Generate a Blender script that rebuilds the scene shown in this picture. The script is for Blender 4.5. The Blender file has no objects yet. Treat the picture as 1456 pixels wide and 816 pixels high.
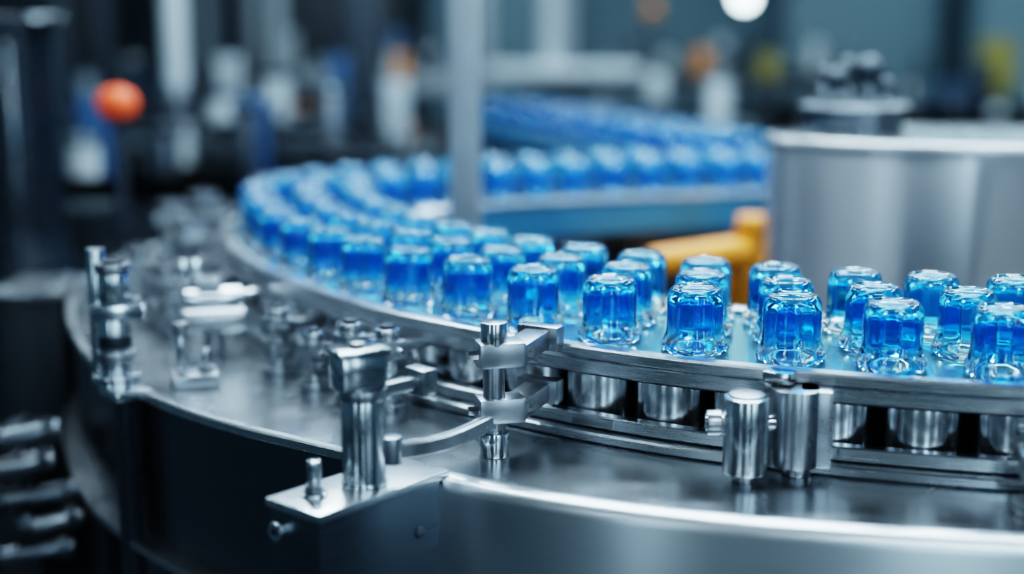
import bpy, bmesh, math, random
from mathutils import Vector, Matrix
random.seed(7)
scene = bpy.context.scene
COL = scene.collection

# ------------------------------------------------------------------ materials
def new_mat(name):
    m = bpy.data.materials.new(name); m.use_nodes = True
    nt = m.node_tree
    return m, nt, nt.nodes['Principled BSDF']

def simple(name, col, rough=0.5, metal=0.0, noise=0.15, scale=30.0, emis=None, estr=0.0):
    m, nt, b = new_mat(name)
    b.inputs['Metallic'].default_value = metal
    tc = nt.nodes.new('ShaderNodeTexCoord')
    n = nt.nodes.new('ShaderNodeTexNoise'); n.inputs['Scale'].default_value = scale
    n.inputs['Detail'].default_value = 4
    nt.links.new(tc.outputs['Object'], n.inputs['Vector'])
    r = nt.nodes.new('ShaderNodeMapRange')
    r.inputs['To Min'].default_value = max(0.02, rough*(1-noise*1.5)); r.inputs['To Max'].default_value = min(1, rough*(1+noise*1.5))
    nt.links.new(n.outputs['Fac'], r.inputs['Value']); nt.links.new(r.outputs['Result'], b.inputs['Roughness'])
    cr = nt.nodes.new('ShaderNodeMixRGB'); cr.blend_type = 'MIX'
    cr.inputs[1].default_value = (*[c*(1-noise) for c in col], 1); cr.inputs[2].default_value = (*[min(1, c*(1+noise)) for c in col], 1)
    nt.links.new(n.outputs['Fac'], cr.inputs[0]); nt.links.new(cr.outputs[0], b.inputs['Base Color'])
    if emis:
        b.inputs['Emission Color'].default_value = (*emis, 1); b.inputs['Emission Strength'].default_value = estr
    return m

def brushed(name, col=(0.56, 0.6, 0.63), rough=0.28, stretch=(2, 2, 160), bump=0.06, var=0.06, cv=0.10, blotch=6, aniso=0.0):
    m, nt, b = new_mat(name)
    b.inputs['Metallic'].default_value = 1.0
    if aniso:
        tg = nt.nodes.new('ShaderNodeTangent'); tg.direction_type = 'RADIAL'; tg.axis = 'Z'
        b.inputs['Anisotropic'].default_value = aniso; b.inputs['Anisotropic Rotation'].default_value = 0.25
        nt.links.new(tg.outputs[0], b.inputs['Tangent'])
    tc = nt.nodes.new('ShaderNodeTexCoord')
    mp = nt.nodes.new('ShaderNodeMapping'); mp.inputs['Scale'].default_value = stretch
    n = nt.nodes.new('ShaderNodeTexNoise'); n.inputs['Scale'].default_value = 6; n.inputs['Detail'].default_value = 6
    nt.links.new(tc.outputs['Object'], mp.inputs['Vector']); nt.links.new(mp.outputs[0], n.inputs['Vector'])
    n2 = nt.nodes.new('ShaderNodeTexNoise'); n2.inputs['Scale'].default_value = blotch; n2.inputs['Detail'].default_value = 2
    nt.links.new(tc.outputs['Object'], n2.inputs['Vector'])
    add = nt.nodes.new('ShaderNodeMath'); add.operation = 'ADD'
    nt.links.new(n.outputs['Fac'], add.inputs[0]); nt.links.new(n2.outputs['Fac'], add.inputs[1])
    r = nt.nodes.new('ShaderNodeMapRange'); r.inputs['From Min'].default_value = 0.6; r.inputs['From Max'].default_value = 1.4
    r.inputs['To Min'].default_value = rough-var; r.inputs['To Max'].default_value = rough+var
    nt.links.new(add.outputs[0], r.inputs['Value']); nt.links.new(r.outputs['Result'], b.inputs['Roughness'])
    mx = nt.nodes.new('ShaderNodeMixRGB')
    mx.inputs[1].default_value = (*[c*(1-cv) for c in col], 1); mx.inputs[2].default_value = (*[min(1, c*(1+cv)) for c in col], 1)
    nt.links.new(n.outputs['Fac'], mx.inputs[0]); nt.links.new(mx.outputs[0], b.inputs['Base Color'])
    if bump:
        bp = nt.nodes.new('ShaderNodeBump'); bp.inputs['Strength'].default_value = bump; bp.inputs['Distance'].default_value = 0.001
        nt.links.new(n.outputs['Fac'], bp.inputs['Height']); nt.links.new(bp.outputs[0], b.inputs['Normal'])
    return m

M_rail = brushed('rail_steel', (0.60, 0.65, 0.69), 0.28, (3, 3, 140), 0.015, cv=0.06)
M_deck = brushed('deck_steel', (0.36, 0.40, 0.43), 0.25, (4, 4, 4), 0.0, 0.05, 0.05, 9)
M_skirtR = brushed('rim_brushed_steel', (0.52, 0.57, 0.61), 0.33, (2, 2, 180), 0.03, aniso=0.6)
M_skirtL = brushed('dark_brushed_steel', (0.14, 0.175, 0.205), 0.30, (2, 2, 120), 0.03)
M_chrome = brushed('polished_steel', (0.62, 0.67, 0.71), 0.16, (5, 5, 60), 0.02, 0.05)
M_cast = brushed('cast_steel', (0.36, 0.395, 0.43), 0.30, (20, 20, 20), 0.03, 0.05)
M_dim = brushed('tarnished_steel', (0.16, 0.19, 0.22), 0.32, (20, 20, 20), 0.05)  # steel in a darker grey tone
M_drum = brushed('drum_steel', (0.62, 0.66, 0.70), 0.22, (60, 60, 3), 0.03)
M_tank = brushed('tank_steel', (0.62, 0.66, 0.69), 0.38, (2, 2, 140), 0.0, 0.02, 0.06, 2, aniso=0.88)
M_dark = simple('dark_enamel', (0.010, 0.018, 0.026), 0.4, 0.2)
M_darkm = simple('gunmetal', (0.04, 0.055, 0.07), 0.35, 0.8)
M_navy = simple('navy_enamel', (0.010, 0.018, 0.028), 0.28, 0.4)
M_belt = simple('teal_conveyor_belt', (0.15, 0.37, 0.45), 0.22, 0.85, 0.1, 60)
M_brail = simple('blue_side_guard', (0.05, 0.22, 0.42), 0.3, 0.5)
M_orange = simple('orange_plastic', (0.70, 0.075, 0.008), 0.5, 0, 0.05, 30, (1.0, 0.07, 0.004), 0.05)
M_yellow = simple('yellow_robot_paint', (0.62, 0.22, 0.006), 0.4, 0, 0.06)
M_yel2 = simple('yellow_plastic', (0.20, 0.18, 0.03), 0.5, 0, 0.1)
M_amber = simple('amber_lens', (0.42, 0.17, 0.03), 0.4, 0, 0.05, 30, (1.0, 0.35, 0.03), 0.06)
M_grey = simple('grey_painted_steel', (0.24, 0.29, 0.33), 0.4, 0.3)
M_post = simple('column_paint', (0.32, 0.37, 0.41), 0.4, 0.4)
M_light = simple('pale_painted_steel', (0.42, 0.49, 0.54), 0.4, 0.3)
M_bluep = simple('blue_plastic', (0.01, 0.05, 0.13), 0.4)
M_wall = simple('wall_paint', (0.070, 0.128, 0.162), 0.8, 0, 0.3, 1.2)
M_floor = simple('floor_epoxy', (0.025, 0.04, 0.05), 0.25, 0, 0.3, 2.0)
M_ceil = simple('ceiling_panel', (0.08, 0.11, 0.13), 0.8, 0, 0.1, 2.0)
M_lampw = simple('lamp_diffuser', (1, 1, 1), 0.5, 0, 0.01, 5, (0.82, 0.94, 1.0), 9.0)
M_lamph = simple('hot_lamp_glass', (1, 1, 1), 0.5, 0, 0.01, 5, (0.75, 0.95, 1.0), 14.0)
M_backglow = simple('window_glass', (0.3, 0.45, 0.5), 0.1, 0, 0.05, 5, (0.50, 0.78, 0.92), 2.2)  # glow of the added windows on the back wall
M_frontglow = simple('daylight_window_glass', (0.3, 0.45, 0.5), 0.1, 0, 0.05, 5, (0.64, 0.86, 1.0), 9.0)  # glow of the added windows behind the camera

JH = 0.0675
def glass_mat():
    m, nt, b = new_mat('blue_to_clear_glass')
    b.inputs['Transmission Weight'].default_value = 1.0
    b.inputs['Roughness'].default_value = 0.01
    b.inputs['IOR'].default_value = 1.47
    tc = nt.nodes.new('ShaderNodeTexCoord'); sp = nt.nodes.new('ShaderNodeSeparateXYZ')
    nt.links.new(tc.outputs['Object'], sp.inputs[0])
    mr = nt.nodes.new('ShaderNodeMapRange'); mr.inputs['From Min'].default_value = 0.0; mr.inputs['From Max'].default_value = JH
    nt.links.new(sp.outputs['Z'], mr.inputs['Value'])
    cr = nt.nodes.new('ShaderNodeValToRGB')
    e = cr.color_ramp.elements
    e[0].position = 0.21; e[0].color = (0.92, 0.98, 1, 1)
    e[1].position = 0.30; e[1].color = (0.10, 0.56, 0.95, 1)
    x = e.new(0.93); x.color = (0.10, 0.56, 0.95, 1)
    x = e.new(0.975); x.color = (0.60, 0.91, 1.0, 1)  # paler top rim: white reflections put into the glass colour
    nt.links.new(mr.outputs[0], cr.inputs[0]); nt.links.new(cr.outputs[0], b.inputs['Base Color'])
    d = nt.nodes.new('ShaderNodeBsdfTranslucent'); d.inputs['Color'].default_value = (0.0, 0.42, 0.88, 1)
    d2 = nt.nodes.new('ShaderNodeBsdfDiffuse'); d2.inputs['Color'].default_value = (0.0, 0.26, 0.62, 1)
    ad = nt.nodes.new('ShaderNodeMixShader'); ad.inputs[0].default_value = 0.35
    nt.links.new(d.outputs[0], ad.inputs[1]); nt.links.new(d2.outputs[0], ad.inputs[2])
    cr2 = nt.nodes.new('ShaderNodeValToRGB'); f = cr2.color_ramp.elements
    f[0].position = 0.21; f[0].color = (0, 0, 0, 1); f[1].position = 0.32; f[1].color = (0.06, 0.06, 0.06, 1)
    nt.links.new(mr.outputs[0], cr2.inputs[0])
    mx = nt.nodes.new('ShaderNodeMixShader')
    nt.links.new(cr2.outputs[0], mx.inputs[0]); nt.links.new(b.outputs[0], mx.inputs[1]); nt.links.new(ad.outputs[0], mx.inputs[2])
    nt.links.new(mx.outputs[0], nt.nodes['Material Output'].inputs['Surface'])
    return m
M_glass = glass_mat()

# ------------------------------------------------------------------ helpers
def empty(name, loc=(0, 0, 0)):
    o = bpy.data.objects.new(name, None); o.location = loc; o.empty_display_size = 0.05
    COL.objects.link(o); return o

def obj_from_bm(name, bm, mat, parent=None, smooth=True):
    me = bpy.data.meshes.new(name)
    bmesh.ops.recalc_face_normals(bm, faces=bm.faces)
    bm.to_mesh(me); bm.free()
    if smooth:
        me.shade_smooth()
        me.set_sharp_from_angle(angle=math.radians(35))
    me.materials.append(mat)
    o = bpy.data.objects.new(name, me); COL.objects.link(o)
    if parent: 
        o.parent = parent
        o.matrix_parent_inverse = Matrix.Translation(parent.location).inverted()
    return o

def bev(bm, w, seg=2, ang=0.6):
    if w <= 0: return
    ed = [e for e in bm.edges if len(e.link_faces) == 2 and e.calc_face_angle(0) > ang]
    bmesh.ops.bevel(bm, geom=ed, offset=w, segments=seg, affect='EDGES', profile=0.6, clamp_overlap=True)

def box(name, c, s, mat, parent=None, rz=0.0, rx=0.0, ry=0.0, b=0.002, taper=None):
    bm = bmesh.new(); bmesh.ops.create_cube(bm, size=1)
    for v in bm.verts:
        k = 1.0
        if taper and v.co.z > 0: k = taper
        v.co = Vector((v.co.x*s[0]*k, v.co.y*s[1]*k, v.co.z*s[2]))
    bev(bm, b)
    R = Matrix.Rotation(rz, 4, 'Z') @ Matrix.Rotation(ry, 4, 'Y') @ Matrix.Rotation(rx, 4, 'X')
    bmesh.ops.transform(bm, matrix=Matrix.Translation(c) @ R, verts=bm.verts)
    return obj_from_bm(name, bm, mat, parent)

def rod(name, p0, p1, r, mat, parent=None, r2=None, seg=32, b=0.0015):
    p0 = Vector(p0); p1 = Vector(p1); d = p1-p0; L = d.length
    bm = bmesh.new()
    bmesh.ops.create_cone(bm, cap_ends=True, segments=seg, radius1=r, radius2=(r if r2 is None else r2), depth=L)
    if b > 0:
        ed = [e for e in bm.edges if len(e.link_faces) == 2 and any(len(f.verts) > 4 for f in e.link_faces)]
        bmesh.ops.bevel(bm, geom=ed, offset=min(b, r*0.4), segments=2, affect='EDGES', profile=0.6)
    q = Vector((0, 0, 1)).rotation_difference(d.normalized()).to_matrix().to_4x4()
    bmesh.ops.transform(bm, matrix=Matrix.Translation((p0+p1)/2) @ q, verts=bm.verts)
    return obj_from_bm(name, bm, mat, parent)

def post(name, x, y, z0, z1, r, mat, parent=None, **k):
    return rod(name, (x, y, z0), (x, y, z1), r, mat, parent, **k)

def ball(name, c, r, mat, parent=None, sz=1.0):
    bm = bmesh.new(); bmesh.ops.create_uvsphere(bm, u_segments=32, v_segments=16, radius=r)
    bmesh.ops.transform(bm, matrix=Matrix.Translation(c) @ Matrix.Diagonal((1, 1, sz, 1)), verts=bm.verts)
    return obj_from_bm(name, bm, mat, parent)

def lathe(name, prof, mat, parent=None, seg=64, c=(0, 0, 0), rfun=None, sy=1.0):
    bm = bmesh.new(); rings = []
    for i, (r, z) in enumerate(prof):
        if r < 1e-6: rings.append([bm.verts.new((c[0], c[1], c[2]+z))]); continue
        ring = []
        for k in range(seg):
            a = 2*math.pi*k/seg; rr = r*(rfun(i, a) if rfun else 1)
            ring.append(bm.verts.new((c[0]+rr*math.cos(a), c[1]+rr*math.sin(a)*sy, c[2]+z)))
        rings.append(ring)
    for A, B in zip(rings, rings[1:]):
        for k in range(seg):
            k2 = (k+1) % seg
            if len(A) == 1 and len(B) == 1: continue
            if len(A) == 1: bm.faces.new((A[0], B[k], B[k2]))
            elif len(B) == 1: bm.faces.new((A[k], A[k2], B[0]))
            else: bm.faces.new((A[k], A[k2], B[k2], B[k]))
    return obj_from_bm(name, bm, mat, parent)

def prism(name, poly, z0, z1, mat, parent=None, b=0.002):
    bm = bmesh.new()
    vs = [bm.verts.new((x, y, z0)) for x, y in poly]
    f = bm.faces.new(vs)
    r = bmesh.ops.extrude_face_region(bm, geom=[f])
    for v in [g for g in r['geom'] if isinstance(g, bmesh.types.BMVert)]: v.co.z = z1
    bmesh.ops.recalc_face_normals(bm, faces=bm.faces)
    bev(bm, b)
    return obj_from_bm(name, bm, mat, parent)

class Path:
    def __init__(self, pts, smooth=30, step=0.01):
        P = [Vector((x, y)) for x, y in pts]
        P = [P[0]*2-P[1]] + P + [P[-1]*2-P[-2]]
        d = []
        for i in range(1, len(P)-2):
            for k in range(40):
                t = k/40; a, b, c, e = P[i-1], P[i], P[i+1], P[i+2]
                d.append(0.5*((2*b)+(c-a)*t+(2*a-5*b+4*c-e)*t*t+(-a+3*b-3*c+e)*t**3))
        d.append(P[-2]); self.set(d, step)
        for _ in range(smooth):
            q = self.p; self.p = [q[0]]+[(q[i-1]+q[i]*2+q[i+1])/4 for i in range(1, len(q)-1)]+[q[-1]]
        self.set(self.p, step)
    def set(self, d, step):
        out = [d[0]]; acc = 0; cur = d[0]
        for nx in d[1:]:
            while (nx-cur).length >= step-acc and (nx-cur).length > 1e-9:
                cur = cur+(nx-cur).normalized()*(step-acc); out.append(cur.copy()); acc = 0
            acc += (nx-cur).length; cur = nx
        self.p = out; self.step = step; self.L = (len(out)-1)*step
    def at(self, s, off=0.0):
        f = max(0, min(len(self.p)-1.001, s/self.step)); i = int(f); t = f-i
        pos = self.p[i].lerp(self.p[i+1], t)
        a = self.p[max(0, i-1)]; b = self.p[min(len(self.p)-1, i+2)]
        tg = (b-a).normalized(); n = Vector((tg.y, -tg.x))
        return pos+n*off, tg, n
    def near(self, x, y):
        v = Vector((x, y)); return min(range(len(self.p)), key=lambda i: (self.p[i]-v).length)*self.step
    def offset(self, off, step=0.01):
        q = Path.__new__(Path); q.set([self.at(i*self.step, off)[0] for i in range(len(self.p))], step); return q

def sweep(name, path, prof, mat, parent=None, s0=0.0, s1=None, step=0.02, b=0.0):
    """closed profile [(inward offset, z)] swept along the path"""
    s1 = path.L if s1 is None else s1
    n = max(2, int((s1-s0)/step)); bm = bmesh.new(); rings = []
    for i in range(n+1):
        s = s0+(s1-s0)*i/n
        rings.append([bm.verts.new((*path.at(s, o)[0], z)) for o, z in prof])
    m = len(prof)
    for A, B in zip(rings, rings[1:]):
        for k in range(m): bm.faces.new((A[k], A[(k+1) % m], B[(k+1) % m], B[k]))
    bm.faces.new(rings[0]); bm.faces.new(list(reversed(rings[-1])))
    bmesh.ops.recalc_face_normals(bm, faces=bm.faces)
    if b: bev(bm, b)
    return obj_from_bm(name, bm, mat, parent)

def rect(o0, o1, z0, z1, c=0.0015):
    return [(o0+c, z0), (o1-c, z0), (o1, z0+c), (o1, z1-c), (o1-c, z1), (o0+c, z1), (o0, z1-c), (o0, z0+c)]

# ------------------------------------------------------------------ room
rm = dict(x0=-4.5, x1=5.5, y0=-4.0, y1=9.0, h=4.6)
cx = (rm['x0']+rm['x1'])/2; cy = (rm['y0']+rm['y1'])/2; W = rm['x1']-rm['x0']; D = rm['y1']-rm['y0']
box('floor', (cx, cy, -0.05), (W, D, 0.1), M_floor, b=0)
box('ceiling', (cx, cy, rm['h']+0.05), (W, D, 0.1), M_ceil, b=0)
box('wall_back', (cx, rm['y1']+0.05, rm['h']/2), (W, 0.1, rm['h']), M_wall, b=0)
box('wall_front', (cx, rm['y0']-0.05, rm['h']/2), (W, 0.1, rm['h']), M_wall, b=0)
box('wall_left', (rm['x0']-0.05, cy, rm['h']/2), (0.1, D, rm['h']), M_wall, b=0)
box('wall_right', (rm['x1']+0.05, cy, rm['h']/2), (0.1, D, rm['h']), M_wall, b=0)
for i, (x, ww) in enumerate(((-3.5, 1.2), (0.45, 2.1), (3.2, 2.3))):
    w = empty('window_%d' % (i+1), (x, 8.97, 3.1))  # unseen window, added to brighten the reflections in the deck
    box('pane', (x, 8.985, 3.1), (ww, 0.02, 1.3), M_backglow, w, b=0)
    for k in range(4): box('mullion', (x-ww/2+k*ww/3, 8.96, 3.1), (0.05, 0.05, 1.4), M_grey, w)
    for dz in (-0.66, 0, 0.66): box('frame_rail', (x, 8.96, 3.1+dz), (ww+.1, 0.05, 0.06), M_grey, w)
for i, (x, ww) in enumerate(((-3.4, .4), (0.3, .45), (3.0, .65), (4.8, .4))):
    w = empty('window_%d' % (i+4), (x, -3.97, 1.9))  # added behind the camera: tall glow for vertical highlights on the steel
    box('pane', (x, -3.985, 1.9), (ww, 0.02, 2.6), M_frontglow, w, b=0)
    for dx in (-ww/2, ww/2): box('mullion', (x+dx, -3.96, 1.9), (0.05, 0.05, 2.7), M_grey, w)
    for dz in (-1.32, 0, 1.32): box('frame_rail', (x, -3.96, 1.9+dz), (ww+.1, 0.05, 0.06), M_grey, w)

def added_ceiling_lamp(x, y, z, L, wd, power, rz=0.0, col=(0.74, 0.91, 1.0)):  # unseen lamps, added for highlights and reflections on steel and jars
    e = empty('ceiling_lamp', (x, y, z))
    box('housing', (x, y, z+0.05), (L, wd, 0.06), M_light, e, rz=rz)
    box('diffuser', (x, y, z+0.01), (L*0.96, wd*0.9, 0.02), M_lampw, e, rz=rz)
    for sgn in (-1, 1):
        px = x+sgn*L*0.4*math.cos(rz); py = y+sgn*L*0.4*math.sin(rz)
        post('suspension_wire', px, py, z+0.08, rm['h'], 0.006, M_grey, e, seg=8, b=0)
    ld = bpy.data.lights.new('lamp_light', 'AREA'); ld.shape = 'RECTANGLE'; ld.size = L*0.96; ld.size_y = wd*0.9
    ld.energy = power; ld.color = col
    lo = bpy.data.objects.new('lamp_light', ld); COL.objects.link(lo); lo.location = (x, y, z-0.01); lo.rotation_euler = (0, 0, rz)
    lo.parent = e; lo.matrix_parent_inverse = Matrix.Translation((x, y, z)).inverted()

added_ceiling_lamp(0.2, 1.9, 2.9, 2.4, 0.22, 60)
added_ceiling_lamp(0.4, 3.5, 3.0, 2.6, 0.25, 130)
added_ceiling_lamp(-1.8, 2.8, 3.0, 2.0, 0.22, 20, math.pi/2)
added_ceiling_lamp(2.4, 2.2, 2.8, 2.0, 0.22, 60, math.pi/2)
added_ceiling_lamp(0.3, 6.2, 3.4, 3.2, 0.3, 50)
added_ceiling_lamp(-2.6, 6.2, 3.4, 2.2, 0.3, 14)
added_ceiling_lamp(3.2, 6.2, 3.4, 2.2, 0.3, 65)
added_ceiling_lamp(0.9, -0.9, 3.0, 2.0, 0.22, 45)
added_ceiling_lamp(-2.0, -1.5, 3.4, 2.0, 0.22, 12, math.pi/2)

# ------------------------------------------------------------------ paths
rail = Path([(1.9, 1.70), (1.5, 1.44), (1.1, 1.31), (.75, 1.27), (.482, 1.29), (.192, 1.387), (-.022, 1.533), (-.197, 1.71), (-.36, 1.98),
             (-.44, 2.23), (-.46, 2.38), (-.42, 2.53), (-.30, 2.67), (-.117, 2.79), (.15, 2.90), (.5, 2.99), (.9, 3.06), (1.6, 3.15)])
edge = Path([(1.95, 1.52), (1.5, 1.28), (1.1, 1.165), (.75, 1.12), (.435, 1.143), (.169, 1.198), (-.0185, 1.282), (-.171, 1.392), (-.331, 1.51), (-.439, 1.629),
             (-.543, 1.787), (-.65, 2.047), (-.705, 2.27), (-.72, 2.5), (-.66, 2.75), (-.50, 2.95), (-.2, 3.08), (.2, 3.14), (.6, 3.19), (1.6, 3.28)])
sJ = edge.near(-.066, 1.315)
sB = rail.near(-.30, 2.67)

mach = empty('curved_bottling_conveyor', (0.3, 2.2, 0))
bm = bmesh.new(); N = 260; rows = []
for i in range(N+1):
    a = edge.at(edge.L*i/N, 0.003)[0]
    b_ = rail.at(rail.L*i/N, 0.10)[0]
    rows.append([bm.verts.new((*a, 0.901)), bm.verts.new((*a, 0.905)), bm.verts.new((*b_, 0.905)), bm.verts.new((*b_, 0.901))])
for A, B in zip(rows, rows[1:]):
    for k in range(4): bm.faces.new((A[k], A[(k+1) % 4], B[(k+1) % 4], B[k]))
bm.faces.new(rows[0]); bm.faces.new(rows[-1])
obj_from_bm('deck_plate', bm, M_deck, mach)
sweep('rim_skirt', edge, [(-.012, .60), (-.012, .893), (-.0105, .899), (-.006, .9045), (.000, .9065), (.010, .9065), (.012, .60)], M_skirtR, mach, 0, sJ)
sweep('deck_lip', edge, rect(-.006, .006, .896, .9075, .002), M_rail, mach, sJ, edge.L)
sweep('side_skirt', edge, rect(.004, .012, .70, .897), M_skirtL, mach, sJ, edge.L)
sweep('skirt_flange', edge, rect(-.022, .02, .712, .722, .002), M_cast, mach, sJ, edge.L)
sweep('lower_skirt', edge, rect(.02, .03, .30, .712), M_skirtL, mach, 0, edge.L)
# rails
sweep('guide_rail_cap', rail, rect(-.020, -.001, .9915, 1.004, .002), M_rail, mach)
sweep('guide_rail_body', rail, rect(-.016, -.003, .9745, .9900, .0015), M_rail, mach)
sweep('guide_rail_web', rail, rect(-.010, -.001, .972, .996, .001), M_dark, mach)
sweep('lower_rail_band', rail, rect(-.018, -.003, .918, .932, .0015), M_rail, mach)
sweep('lower_rail_base', rail, rect(-.030, -.003, .9055, .9165, .002), M_rail, mach)
sweep('lower_rail_web', rail, rect(-.012, -.004, .910, .925, .001), M_dark, mach)
sweep('belt', rail, rect(-.001, .236, .986, 1.0, .001), M_belt, mach)
sweep('inner_rail', rail, rect(.238, .250, .935, .998, .002), M_brail, mach)
sweep('inner_rail_cap', rail, rect(.236, .254, .998, 1.007, .002), M_rail, mach)
sweep('inner_web', rail, rect(.085, .095, .90, .986, .001), M_dark, mach)
s = 0.3; i = 0
while s < sB:
    p, t, n = rail.at(s, 0.036)
    post('drum', p.x, p.y, .906, .984, .037, M_drum, mach, seg=40, b=.002)
    s += .0875
for s in [rail.near(.09, 1.44), rail.near(-.30, 1.86), rail.near(.62, 1.27)]:
    p, t, n = rail.at(s, -.018); a = math.atan2(t.y, t.x)
    box('rail_joint_plate', (p.x, p.y, .925), (.05, .004, .010), M_cast, mach, rz=a, b=.001)
inner = [tuple(rail.at(x, 0.25)[0]) for x in [rail.near(1.5, 1.44)+k*(rail.near(1.5, 3.12)-rail.near(1.5, 1.44))/50 for k in range(51)]]
prism('inner_bed', inner, .70, .74, M_dark, mach, b=0)
for s in [k*.35+.1 for k in range(int(rail.L/.35))]:
    p, t, n = rail.at(s, .12); post('leg', p.x, p.y, 0, .90, .022, M_darkm, mach, seg=16)

# ------------------------------------------------------------------ jars (mouth-down glass jars)
prof = [(0, .0590), (.012, .0588), (.0180, .0575), (.0214, .0540), (.0226, .048), (.0228, .022), (.0240, .013), (.0266, .0035), (.0285, .0006), (.0315, .0003), (.0342, .0018), (.0352, .0045),
        (.0347, .0085), (.0328, .0130), (.0308, .0172), (.0296, .0215), (.0292, .030), (.0292, .0530), (.0288, .0575), (.0279, .0612), (.0264, .0642), (.0246, .0662), (.0230, .0672), (.0216, .0672), (.0202, .0662), (.0186, .0652), (.012, .0648), (0, .0646)]
def flute(i, a):
    if 3 <= i <= 6: return 1.0-0.035*abs(math.cos(4*a))
    return 1.0
jar_o = lathe('glass_jar_part', prof, M_glass, None, 72, rfun=flute)
jar_me = jar_o.data; jar_me.name = 'glass_jar_mesh'; bpy.data.objects.remove(jar_o)
jar_me.shade_smooth()
jars = empty('blue_glass_jars', (0.1, 1.9, 1.0))
def put_jar(x, y, z, par):
    o = bpy.data.objects.new('jar', jar_me); COL.objects.link(o)
    o.parent = par; o.matrix_parent_inverse = Matrix.Translation(par.location).inverted()
    o.location = (x, y, z); o.rotation_euler = (0, 0, random.uniform(0, 6.28))
for off, sp in ((.039, .1), (.119, .0925), (.199, .084)):
    lane = rail.offset(off)
    c = {.039: (.104, 1.493), .119: (.13, 1.565), .199: (.149, 1.647)}[off]
    s0 = lane.near(*c); s = s0
    while s > 0.35: s -= sp
    while s < lane.L-0.1:
        p = lane.at(s)[0]
        if p.x < 1.45: put_jar(p.x+random.uniform(-.002, .002), p.y+random.uniform(-.002, .002), 1.0003, jars)
        s += sp if p.y < 2.1 else min(sp, .078)

# ------------------------------------------------------------------ straight feeder conveyor
feed = empty('feeder_conveyor', (.1, 4.0, 0))
fp = Path([(.40, 3.26), (.30, 3.52), (.11, 4.02), (-.07, 4.50), (-.16, 4.74)], 5)
sweep('belt', fp, rect(-.01, .25, .985, 1.0), M_belt, feed)
sweep('side_rail_a', fp, rect(-.03, -.012, .95, 1.012), M_brail, feed)
sweep('side_rail_b', fp, rect(.252, .27, .95, 1.012), M_brail, feed)
for s in (.15, .8, 1.4):
    for o in (.03, .22):
        p = fp.at(s, o)[0]; post('leg', p.x, p.y, 0, .985, .025, M_darkm, feed, seg=12)
fj = empty('blue_glass_jars', (.1, 4.0, 1.0))
for off in (.04, .12, .20):
    s = .05
    while s < fp.L-.05:
        p = fp.at(s, off)[0]; put_jar(p.x, p.y, 1.0003, fj); s += .074

# ------------------------------------------------------------------ clamps
def clamp_post(name, x, y, z0, z1, r, ang, reach, zc=(1.0,), mat=M_chrome, cap=True, flange=True):
    e = empty(name, (x, y, z0))
    if flange: post('foot_flange', x, y, z0, z0+.008, r*1.7, M_cast, e)
    post('column', x, y, z0, z1, r, mat, e)
    if cap:
        post('collar', x, y, z1-.012, z1, r*1.2, mat, e)
        post('cap', x, y, z1, z1+.004, r*.7, M_darkm, e)
    d = Vector((math.cos(ang), math.sin(ang)))
    for z in zc:
        c = Vector((x, y))+d*(reach/2)
        box('clamp_block', (x, y, z), (r*2.7, r*2.9, .022), M_cast, e, rz=ang, b=.003)
        box('clamp_arm', (c.x, c.y, z), (reach, .012, .012), M_cast, e, rz=ang, b=.002)
        q = Vector((x, y))+d*reach
        box('clamp_jaw', (q.x, q.y, z), (.012, .03, .02), M_cast, e, rz=ang, b=.002)
        pn = Vector((-d.y, d.x))
        a0 = Vector((x, y))-pn*r*2.1; a1 = Vector((x, y))+pn*r*2.1
        rod('clamp_bolt', (a0.x, a0.y, z), (a1.x, a1.y, z), .0045, M_chrome, e, seg=6)
    return e

u = Vector((.65, .76)).normalized(); v = Vector((-.76, .65)).normalized(); c0 = Vector((-.169, 1.189))
brk = empty('corner_bracket', (-.16, 1.26, .80))
q = [c0, c0+u*.185, c0+u*.185+v*.068, c0+v*.068]
prism('block', [tuple(k) for k in q], .76, .903, M_skirtL, brk, .003)
q2 = [c0-u*.003-v*.003, c0+u*.165-v*.003, c0+u*.165+v*.071, c0-u*.003+v*.071]
prism('top_plate', [tuple(k) for k in q2], .903, .911, M_rail, brk, .002)
b0 = c0+u*.030+v*.040
post('stud_washer', b0.x, b0.y, .911, .914, .012, M_chrome, brk)
post('stud_nut', b0.x, b0.y, .914, .922, .0095, M_cast, brk, seg=6)
post('stud', b0.x, b0.y, .922, .945, .0065, M_chrome, brk)
h0 = c0+v*.052
rod('hex_socket_screw', (*(h0+u*.001), .884), (*(h0-u*.009), .884), .009, M_chrome, brk, seg=24)
rod('screw_socket', (*(h0-u*.009), .884), (*(h0-u*.0095), .884), .004, M_dark, brk, seg=6, b=0)
h1 = c0+u*.125
rod('flush_screw', (*(h1+v*.001), .858), (*(h1-v*.002), .858), .006, M_dim, brk, seg=24)
h1 = c0+u*.05
rod('flush_screw', (*(h1+v*.001), .82), (*(h1-v*.002), .82), .006, M_dim, brk, seg=24)

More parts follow.
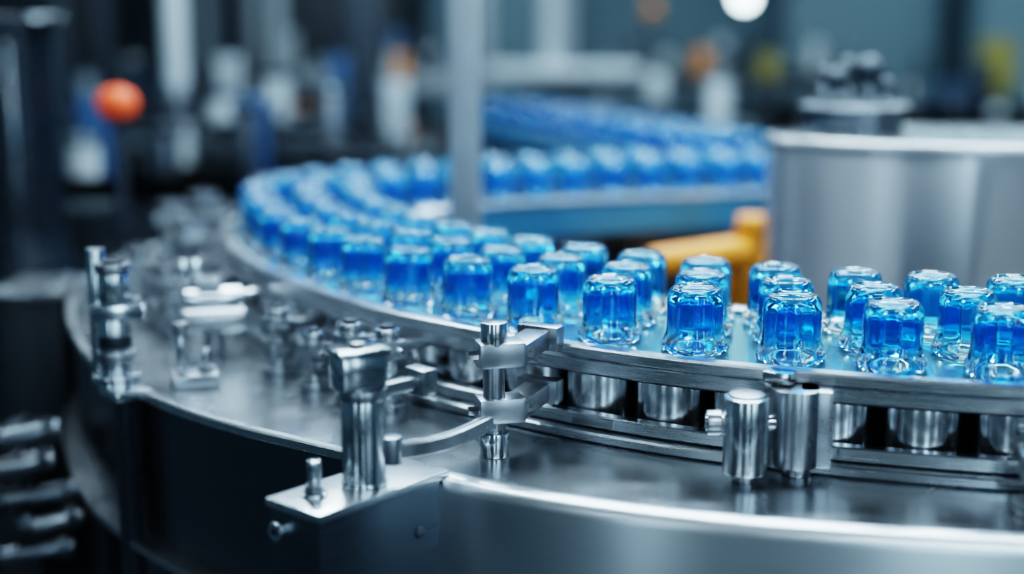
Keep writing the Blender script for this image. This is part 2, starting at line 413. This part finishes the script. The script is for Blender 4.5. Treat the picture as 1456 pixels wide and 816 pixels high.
# central clamp post
cp = empty('guide_rail_support_post', (-.137, 1.262, .91))
X, Y = -.137, 1.262
post('column', X, Y, .911, 1.004, .0205, M_chrome, cp, seg=48)
post('base_ring', X, Y, .911, .918, .0215, M_chrome, cp, seg=48)
post('neck_ring', X, Y, .996, 1.006, .022, M_cast, cp, seg=48)
box('clamp_head', (X-.004, Y, 1.022), (.044, .036, .032), M_chrome, cp, rz=.5, b=.004)
box('head_cap', (X-.004, Y, 1.041), (.050, .040, .008), M_chrome, cp, rz=.5, b=.0025)
post('head_screw', X-.004, Y, 1.045, 1.049, .008, M_cast, cp, seg=6)
box('head_arm', (X+.030, Y+.030, 1.000), (.085, .014, .012), M_cast, cp, rz=.75, b=.002)
box('head_jaw', (X+.05, Y+.05, 1.000), (.018, .03, .026), M_cast, cp, rz=.75, b=.003)
pts = [(-.118, 1.272), (-.075, 1.290), (-.045, 1.33), (-.02, 1.375), (.01, 1.41), (.03, 1.47)]
ap = Path(pts, 6)
sweep('link_arm', ap, rect(-.005, .006, .934, .950, .002), M_cast, cp)
post('arm_pivot', -.112, 1.275, .930, .956, .010, M_cast, cp)

# rail clamp with foot
rc = empty('rail_clamp', (-.018, 1.375, .905)); X, Y = -.018, 1.378
post('foot', X, Y, .905, .93, .0155, M_chrome, rc)
post('rod', X, Y, .905, 1.03, .011, M_cast, rc)
post('top_boss', X, Y, 1.012, 1.043, .0135, M_chrome, rc)
for z in (.953, 1.010):
    box('clamp_block', (X+.006, Y+.004, z), (.048, .032, .026), M_cast, rc, rz=.25, b=.004)
    box('clamp_tongue', (X+.032, Y+.035, z), (.028, .075, .020), M_cast, rc, rz=-.35, b=.003)
    box('clamp_jaw', (X+.048, Y+.078, z), (.048, .018, .026), M_cast, rc, rz=-.5, b=.003)
    rod('clamp_bolt', (X-.026, Y-.008, z), (X+.04, Y+.006, z), .005, M_chrome, rc, seg=6)

# double cylinder clamp at the right
dc = empty('twin_cylinder_clamp', (.25, 1.31, .905))
post('small_cylinder', .222, 1.300, .913, .988, .0215, M_chrome, dc, seg=48, b=.002)
post('small_cylinder_foot', .222, 1.300, .905, .914, .012, M_cast, dc)
post('small_cylinder_cap', .222, 1.300, .988, .9905, .017, M_cast, dc)
post('large_cylinder', .272, 1.318, .915, .992, .025, M_cast, dc, seg=48, b=.003)
post('large_cylinder_foot', .275, 1.318, .905, .916, .014, M_cast, dc)
box('large_body', (.292, 1.325, .9535), (.034, .048, .077), M_cast, dc, rz=-.2, b=.004)
rod('cross_bolt', (.185, 1.312, .958), (.29, 1.312, .958), .008, M_chrome, dc)
rod('bolt_knob', (.186, 1.312, .958), (.200, 1.312, .958), .0125, M_cast, dc, seg=24)
box('bridge', (.258, 1.328, 1.0), (.03, .022, .012), M_chrome, dc, rz=-.5, b=.004)
box('rail_tab', (.262, 1.345, .985), (.03, .03, .012), M_cast, dc, rz=-.3, b=.003)

clamp_post('rail_clamp', .475, 1.215, .905, .972, .016, math.radians(80), .06, (.95,))

for (x, y, a, zz, r) in ((-.185, 1.585, .7, .985, .011), (-.14, 1.555, .75, .985, .012), (-.235, 1.64, .7, .962, .010), (-.29, 1.72, .6, .975, .012)):
    clamp_post('rail_clamp', x, y, .905, zz+.012, r, a, .075, (zz-.012, .935), M_chrome)
hf = empty('air_cylinder_fitting', (-.395, 1.84, .905))
post('stand', -.395, 1.84, .905, .965, .014, M_cast, hf)
rod('upper_barrel', (-.43, 1.83, .975), (-.36, 1.85, .975), .014, M_chrome, hf)
rod('lower_barrel', (-.43, 1.82, .948), (-.355, 1.84, .948), .017, M_cast, hf)
rod('piston', (-.36, 1.85, .975), (-.325, 1.90, .975), .006, M_chrome, hf)
box('yoke', (-.40, 1.84, .992), (.03, .03, .02), M_cast, hf, rz=.3)
box('end_block', (-.425, 1.85, 1.012), (.026, .026, .028), M_chrome, hf, rz=.3)

# left post cluster on a pillar
lp = empty('guide_post_cluster', (-.475, 1.66, .905)); X, Y = -.476, 1.665
post('base_flange', X, Y, .9075, .918, .030, M_chrome, lp)
post('lower_column', X, Y, .918, .985, .019, M_chrome, lp)
post('ring', X, Y, .935, .945, .023, M_cast, lp)
post('dark_sleeve', X, Y, .950, .965, .0195, M_darkm, lp)
box('cross_clamp', (X+.006, Y, .994), (.062, .036, .018), M_chrome, lp, rz=.2, b=.003)
post('upper_column', X+.002, Y, 1.003, 1.045, .019, M_chrome, lp)
post('cap_ring', X+.002, Y, 1.040, 1.052, .021, M_cast, lp)
post('cap', X+.002, Y, 1.052, 1.056, .014, M_darkm, lp)
post('thin_rod', X-.022, Y+.012, .918, 1.068, .011, M_chrome, lp)
post('clamp_screw', X+.028, Y-.004, .985, 1.012, .006, M_cast, lp)
pe, tg, nn = edge.at(edge.near(-.45, 1.645), -.012); a = math.atan2(tg.y, tg.x)
box('pillar', (pe.x, pe.y, .60), (.034, .02, .61), M_navy, lp, rz=a, b=.003)
box('pillar_cap', (pe.x, pe.y, .902), (.06, .045, .012), M_chrome, lp, rz=a, b=.003)

sb = empty('bolt_block', (-.385, 1.66, .905))
box('block', (-.383, 1.665, .9125), (.055, .05, .015), M_cast, sb, rz=.3, b=.003)
post('tall_bolt', -.395, 1.655, .92, .965, .0065, M_chrome, sb)
post('tall_bolt_head', -.395, 1.655, .965, .982, .0095, M_cast, sb)
post('short_bolt', -.368, 1.665, .92, .948, .0055, M_chrome, sb)
post('nut', -.368, 1.665, .92, .927, .010, M_cast, sb, seg=6)

for (x, y, z1, r, a) in ((-.50, 2.02, .99, .018, .4), (-.56, 2.10, 1.0, .016, .3), (-.52, 2.25, 1.02, .022, .1), (-.58, 2.40, 1.03, .018, 0), (-.55, 2.52, 1.03, .022, -.2),
                         (-.47, 2.68, 1.04, .02, -.6), (-.47, 1.95, .97, .014, .5)):
    clamp_post('rail_clamp', x, y, .905, z1, r, a, .09, (z1-.03, .95), M_cast)

# side gearbox housing at the left of the deck
gh = empty('gearbox_housing', (-.79, 2.34, 0))
box('body', (-.795, 2.36, .56), (.11, .15, .65), M_dark, gh, b=.012)
box('lid', (-.795, 2.36, .890), (.12, .16, .012), M_cast, gh, b=.004)
for k in range(3): post('lid_bolt', -.77, 2.31+.05*k, .895, .904, .008, M_chrome, gh, seg=6)
box('plinth', (-.795, 2.36, .12), (.16, .2, .24), M_dark, gh)

vb = empty('valve_manifold', (-.64, 1.80, .0))
box('manifold_block', (-.70, 1.96, .38), (.07, .12, .76), M_dark, vb, b=.004)
for k, (z, dx, L, m) in enumerate(((.785, 0, .06, M_dim), (.745, -.01, .06, M_cast), (.70, .01, .08, M_dim), (.665, .03, .05, M_cast), (.62, 0, .08, M_dim))):
    x0 = -.66+dx-L/2; x1 = -.64+dx+L/2
    rod('valve_barrel', (x0, 1.83, z-.004), (x1, 1.85, z+.008), .013, m, vb)
    rod('valve_collar', (x0-.012, 1.828, z-.004), (x0+.006, 1.832, z-.002), .019, M_darkm, vb)
    rod('valve_nut', (x1-.02, 1.846, z+.005), (x1-.006, 1.848, z+.007), .017, M_dim, vb, seg=6)
    rod('valve_tail', (-.68, 1.84, z), (-.68, 1.92, z), .008, M_darkm, vb)

# ------------------------------------------------------------------ steel drum on the right (oval footprint)
tcx, tcy, R = .845, 2.30, .43
tk = empty('stainless_steel_drum', (tcx, tcy, 0))
lathe('shell', [(R-.006, .74), (R, .745), (R, 1.134), (R+.004, 1.137), (R+.006, 1.145), (R+.003, 1.151), (R-.006, 1.153)], M_tank, tk, 160, (tcx, tcy, 0), sy=.50)
lathe('lid', [(R-.004, 1.1525), (R-.014, 1.1525), (R-.018, 1.148), (.10, 1.150), (0, 1.150)], M_deck, tk, 160, (tcx, tcy, 0), sy=.50)
hx, hy = .575, 2.40
lathe('hub', [(.080, 1.140), (.082, 1.150), (.082, 1.182), (.090, 1.184), (.090, 1.192), (.084, 1.195), (0, 1.196)], M_dim, tk, 64, (hx, hy, 0))
for dx, dy, rr, h in ((-.03, 0, .022, .04), (.025, .01, .025, .055), (-.005, .035, .018, .06), (.045, -.02, .016, .03), (-.05, .02, .012, .05)):
    post('hub_stem', hx+dx, hy+dy, 1.19, 1.194+h-.01, .009, M_chrome, tk)
    ball('hub_knob', (hx+dx, hy+dy, 1.194+h), rr, M_darkm, tk)

up = empty('overhead_support_column', (-.078, 2.33, .74))
box('column', (-.077, 2.33, 1.47), (.050, .050, 1.46), M_post, up, b=.006)
box('base_plate', (-.077, 2.33, .746), (.12, .12, .012), M_grey, up)
box('overhead_beam', (.5, 2.33, 2.22), (1.3, .06, .06), M_grey, up)
box('column_b', (1.12, 2.62, 1.47), (.052, .052, 1.46), M_grey, up, b=.006)
box('overhead_beam_b', (1.12, 2.47, 2.22), (.06, .35, .06), M_grey, up)

# yellow robot arm
ra = empty('yellow_robot_arm', (.36, 2.56, .74))
post('base', .435, 2.60, .74, .80, .05, M_darkm, ra)
post('turret', .435, 2.60, .79, .85, .040, M_yellow, ra)
rod('shoulder', (.40, 2.60, .86), (.47, 2.60, .86), .042, M_yellow, ra, b=.006)
rod('upper_arm', (.435, 2.60, .86), (.435, 2.57, .970), .032, M_yellow, ra, r2=.024, b=.006)
rod('elbow', (.412, 2.57, .965), (.458, 2.57, .965), .020, M_yellow, ra, b=.004)
rod('forearm', (.43, 2.56, .915), (.245, 2.50, .905), .032, M_yellow, ra, r2=.026, b=.004)
rod('wrist', (.245, 2.50, .905), (.22, 2.485, .902), .020, M_darkm, ra)
rod('gripper', (.22, 2.485, .902), (.21, 2.48, .86), .01, M_chrome, ra)

for (x, y, w, h, m) in ((.10, 2.48, .10, .17, M_darkm), (.02, 2.05, .08, .12, M_darkm), (.20, 2.05, .09, .14, M_dark), (.28, 2.30, .08, .12, M_dim), (-.12, 2.48, .07, .16, M_dim)):
    e = empty('drive_motor', (x, y, .74))
    box('mount', (x, y, .75), (w*1.2, w*1.2, .02), M_darkm, e)
    rod('motor_body', (x, y, .76), (x, y, .74+h), w*.45, m, e)
    for k in range(4): post('cooling_fin', x, y, .78+k*.018, .784+k*.018, w*.5, m, e, b=0)
    post('shaft', x, y, .74+h, .74+h+.03, .01, M_chrome, e)

# ------------------------------------------------------------------ background
def PX(px, y): return (px-728)/2022*(y/.985)

dcx, dcy = -1.02, 2.95
dk = empty('dark_filler_column', (dcx, dcy, 0))
lathe('body', [(0, 0), (.11, 0), (.11, .82), (.09, .86), (.085, .92), (.085, 1.305), (.09, 1.31), (.09, 1.335), (.08, 1.34), (0, 1.34)], M_navy, dk, 64, (dcx, dcy, 0))
post('steel_trim', dcx+.02, dcy-.09, .95, 1.29, .006, M_chrome, dk)  # bright strip standing in for the highlight streak on the column
box('head_bracket', (dcx+.08, dcy-.05, 1.335), (.09, .05, .014), M_chrome, dk)

ob = empty('orange_beacon', (-.80, 2.9, .0))
post('pole', -.80, 2.9, 0, 1.15, .014, M_darkm, ob)
post('collar', -.80, 2.9, 1.125, 1.145, .026, M_darkm, ob)
ball('lens', (-.80, 2.9, 1.163), .041, M_orange, ob, .85)

def frame_machine(x, y, w, d, h, mat, tabz=1.0, pal=0.5):
    e = empty('filling_machine_frame', (x, y, 0)); T = .05
    for sx in (-1, 1):
        for sy in (-1, 1):
            box('upright', (x+sx*w/2, y+sy*d/2, h/2), (T, T, h), mat, e, b=.004)
    for z in (tabz, h-.03, .25):
        for sy in (-1, 1): box('beam', (x, y+sy*d/2, z), (w, T, T), mat, e, b=.004)
        for sx in (-1, 1): box('side_beam', (x+sx*w/2, y, z), (T, d, T), mat, e, b=.004)
    box('table', (x, y, tabz-.04), (w, d, .03), M_cast, e)
    box('cabinet', (x, y, tabz*.45), (w*.85, d*.85, tabz*.72), M_dark, e, b=.01)
    n = max(2, int(w/.16))
    for k in range(n):
        px = x-w/2+(k+.5)*w/n; r = random.uniform(.02, .045)
        hh = random.uniform(.05, .20)
        post('nozzle', px, y-d*.2, tabz-.02, tabz+hh, r, random.choice([M_cast, M_dim, M_grey, M_light, M_darkm]), e, seg=20)
        post('nozzle_cap', px, y-d*.2, tabz+hh, tabz+hh+.02, r*1.3, random.choice([M_chrome, M_darkm]), e, seg=20)
        if random.random() < pal:
            box('actuator', (px, y+d*.15, tabz+.10), (.07, .07, .22), random.choice([M_grey, M_dark, M_bluep, M_grey, M_dark]), e, b=.006)
    return e
frame_machine(PX(330, 4.6), 4.6, .9, .5, 2.1, M_darkm, 1.0)
frame_machine(PX(90, 5.6), 5.6, 1.2, .6, 2.3, M_darkm, 1.02)
frame_machine(PX(540, 6.6), 6.6, 1.0, .6, 2.4, M_grey, 1.05)
frame_machine(PX(1000, 7.9), 7.9, 1.6, .5, 1.05, M_dark, 1.0, .2)
frame_machine(PX(1330, 5.6), 5.6, 1.2, .6, .98, M_dark, .95, .2)
frame_machine(PX(250, 3.55), 3.55, .6, .3, .96, M_dark, .93)
frame_machine(PX(480, 3.9), 3.9, .5, .3, .99, M_dark, .95)
frame_machine(PX(930, 5.0), 5.0, .6, .4, .97, M_dark, .93, .1)

ch = empty('capping_head', (PX(800, 5.9), 5.9, 0)); xx = PX(800, 5.9)
box('base', (xx, 6.1, .4), (.5, .3, .8), M_dark, ch, b=.01)
post('column', xx-.06, 5.9, 1.10, 2.6, .045, M_light, ch)
box('head_plate', (xx, 5.9, 1.115), (.62, .2, .05), M_light, ch, b=.01)
post('rear_column', xx, 6.1, .8, 2.6, .05, M_grey, ch)
box('top_bridge', (xx, 6.0, 2.6), (.2, .45, .1), M_grey, ch)
post('spindle', xx+.12, 5.9, .95, 1.09, .03, M_dim, ch)
post('spindle', xx-.12, 5.9, .95, 1.09, .03, M_dim, ch)

for px, y, w in ((262, 4.1, .035), (520, 5.2, .03), (405, 5.4, .03), (312, 6.3, .05)):
    e = empty('pipe_riser', (PX(px, y), y, 0))
    post('pipe', PX(px, y), y, 0, rm['h'], w, M_light if px == 262 else M_grey, e, seg=24)
    post('floor_flange', PX(px, y), y, 0, .02, w*2, M_grey, e)
    post('coupling', PX(px, y), y, 1.05, 1.15, w*1.3, M_cast, e)

def cabinet(x, y, w, d, h, mat):
    e = empty('control_cabinet', (x, y, 0))
    box('body', (x, y, h/2), (w, d, h), mat, e, b=.01)
    box('door', (x-.0, y-d/2-.01, h/2), (w*.92, .02, h*.92), mat, e, b=.004)
    box('handle', (x+w*.38, y-d/2-.035, h*.5), (.03, .03, .15), M_darkm, e)
    box('display', (x-w*.1, y-d/2-.025, h*.8), (w*.4, .012, .12), M_dark, e)
cabinet(PX(1200, 8.6), 8.6, .9, .4, 2.1, M_wall); cabinet(PX(1440, 8.2), 8.2, .7, .4, 2.0, M_wall); cabinet(PX(60, 8), 8, 1.1, .4, 2.2, M_dark)
cabinet(PX(430, 8.3), 8.3, 1.2, .4, 2.1, M_dark); cabinet(PX(700, 8.5), 8.5, .7, .4, 2.1, M_wall)
def crate(px, py, y, w, h, mat):  # amber ones have a faint added glow, standing in for signal lamps
    t = y/.985; z = 1.342-t*(.1884-(408-py)/2022*.9821)
    x = PX(px, y); e = empty('plastic_crate_on_stand', (x, y, 0))
    box('crate', (x, y, z), (w, w, h), mat, e, b=.01)
    box('crate_rim', (x, y, z+h/2), (w*1.08, w*1.08, .02), mat, e, b=.004)
    box('stand_top', (x, y, z-h/2-.015), (w*1.2, w*1.2, .03), M_darkm, e)
    for sx in (-1, 1):
        for sy in (-1, 1): post('stand_leg', x+sx*w*.5, y+sy*w*.5, 0, z-h/2-.02, .012, M_darkm, e, seg=8)
crate(1398, 95, 6.6, .13, .24, M_yel2); crate(1082, 95, 6.6, .08, .10, M_yel2); crate(990, 88, 7.0, .07, .11, M_amber)
crate(1345, 140, 7.2, .18, .14, M_bluep); crate(575, 95, 5.8, .05, .09, M_amber); crate(572, 190, 4.4, .07, .05, M_amber)
crate(755, 195, 5.4, .08, .04, M_amber); crate(165, 125, 6.2, .35, .08, M_bluep); crate(437, 162, 4.9, .045, .04, M_amber)

def lamp_ball(px, py, y, r, mat, name='work_lamp'):
    t = y/.985; z = 1.342-t*(.1884-(408-py)/2022*.9821); x = PX(px, y)
    e = empty(name, (x, y, 0)); post('stand', x, y+r, 0, z, .015, M_darkm, e, seg=10)
    box('stand_base', (x, y+r, .015), (.3, .3, .03), M_darkm, e)
    ball('globe', (x, y, z), r, mat, e)
lamp_ball(1047, -3, 6.0, .040, M_lamph); lamp_ball(805, 8, 7.2, .018, M_lamph); lamp_ball(920, 14, 6.5, .035, M_amber, 'signal_lamp')

# ------------------------------------------------------------------ world / camera
w = bpy.data.worlds.new('World'); scene.world = w; w.use_nodes = True
w.node_tree.nodes['Background'].inputs[0].default_value = (0.08, 0.16, 0.21, 1); w.node_tree.nodes['Background'].inputs[1].default_value = 0.3

cd = bpy.data.cameras.new('camera'); co = bpy.data.objects.new('camera', cd); COL.objects.link(co)
co.location = (0, 0, 1.342); co.rotation_euler = (math.radians(90-10.86), 0, 0)
cd.lens = 50; cd.sensor_width = 36; cd.clip_start = .01
cd.dof.use_dof = True; cd.dof.focus_distance = 1.44; cd.dof.aperture_fstop = 1.15
scene.camera = co
scene.view_settings.view_transform = 'Filmic'
scene.view_settings.exposure = 0.0
try: scene.view_settings.look = 'High Contrast'
except Exception: pass
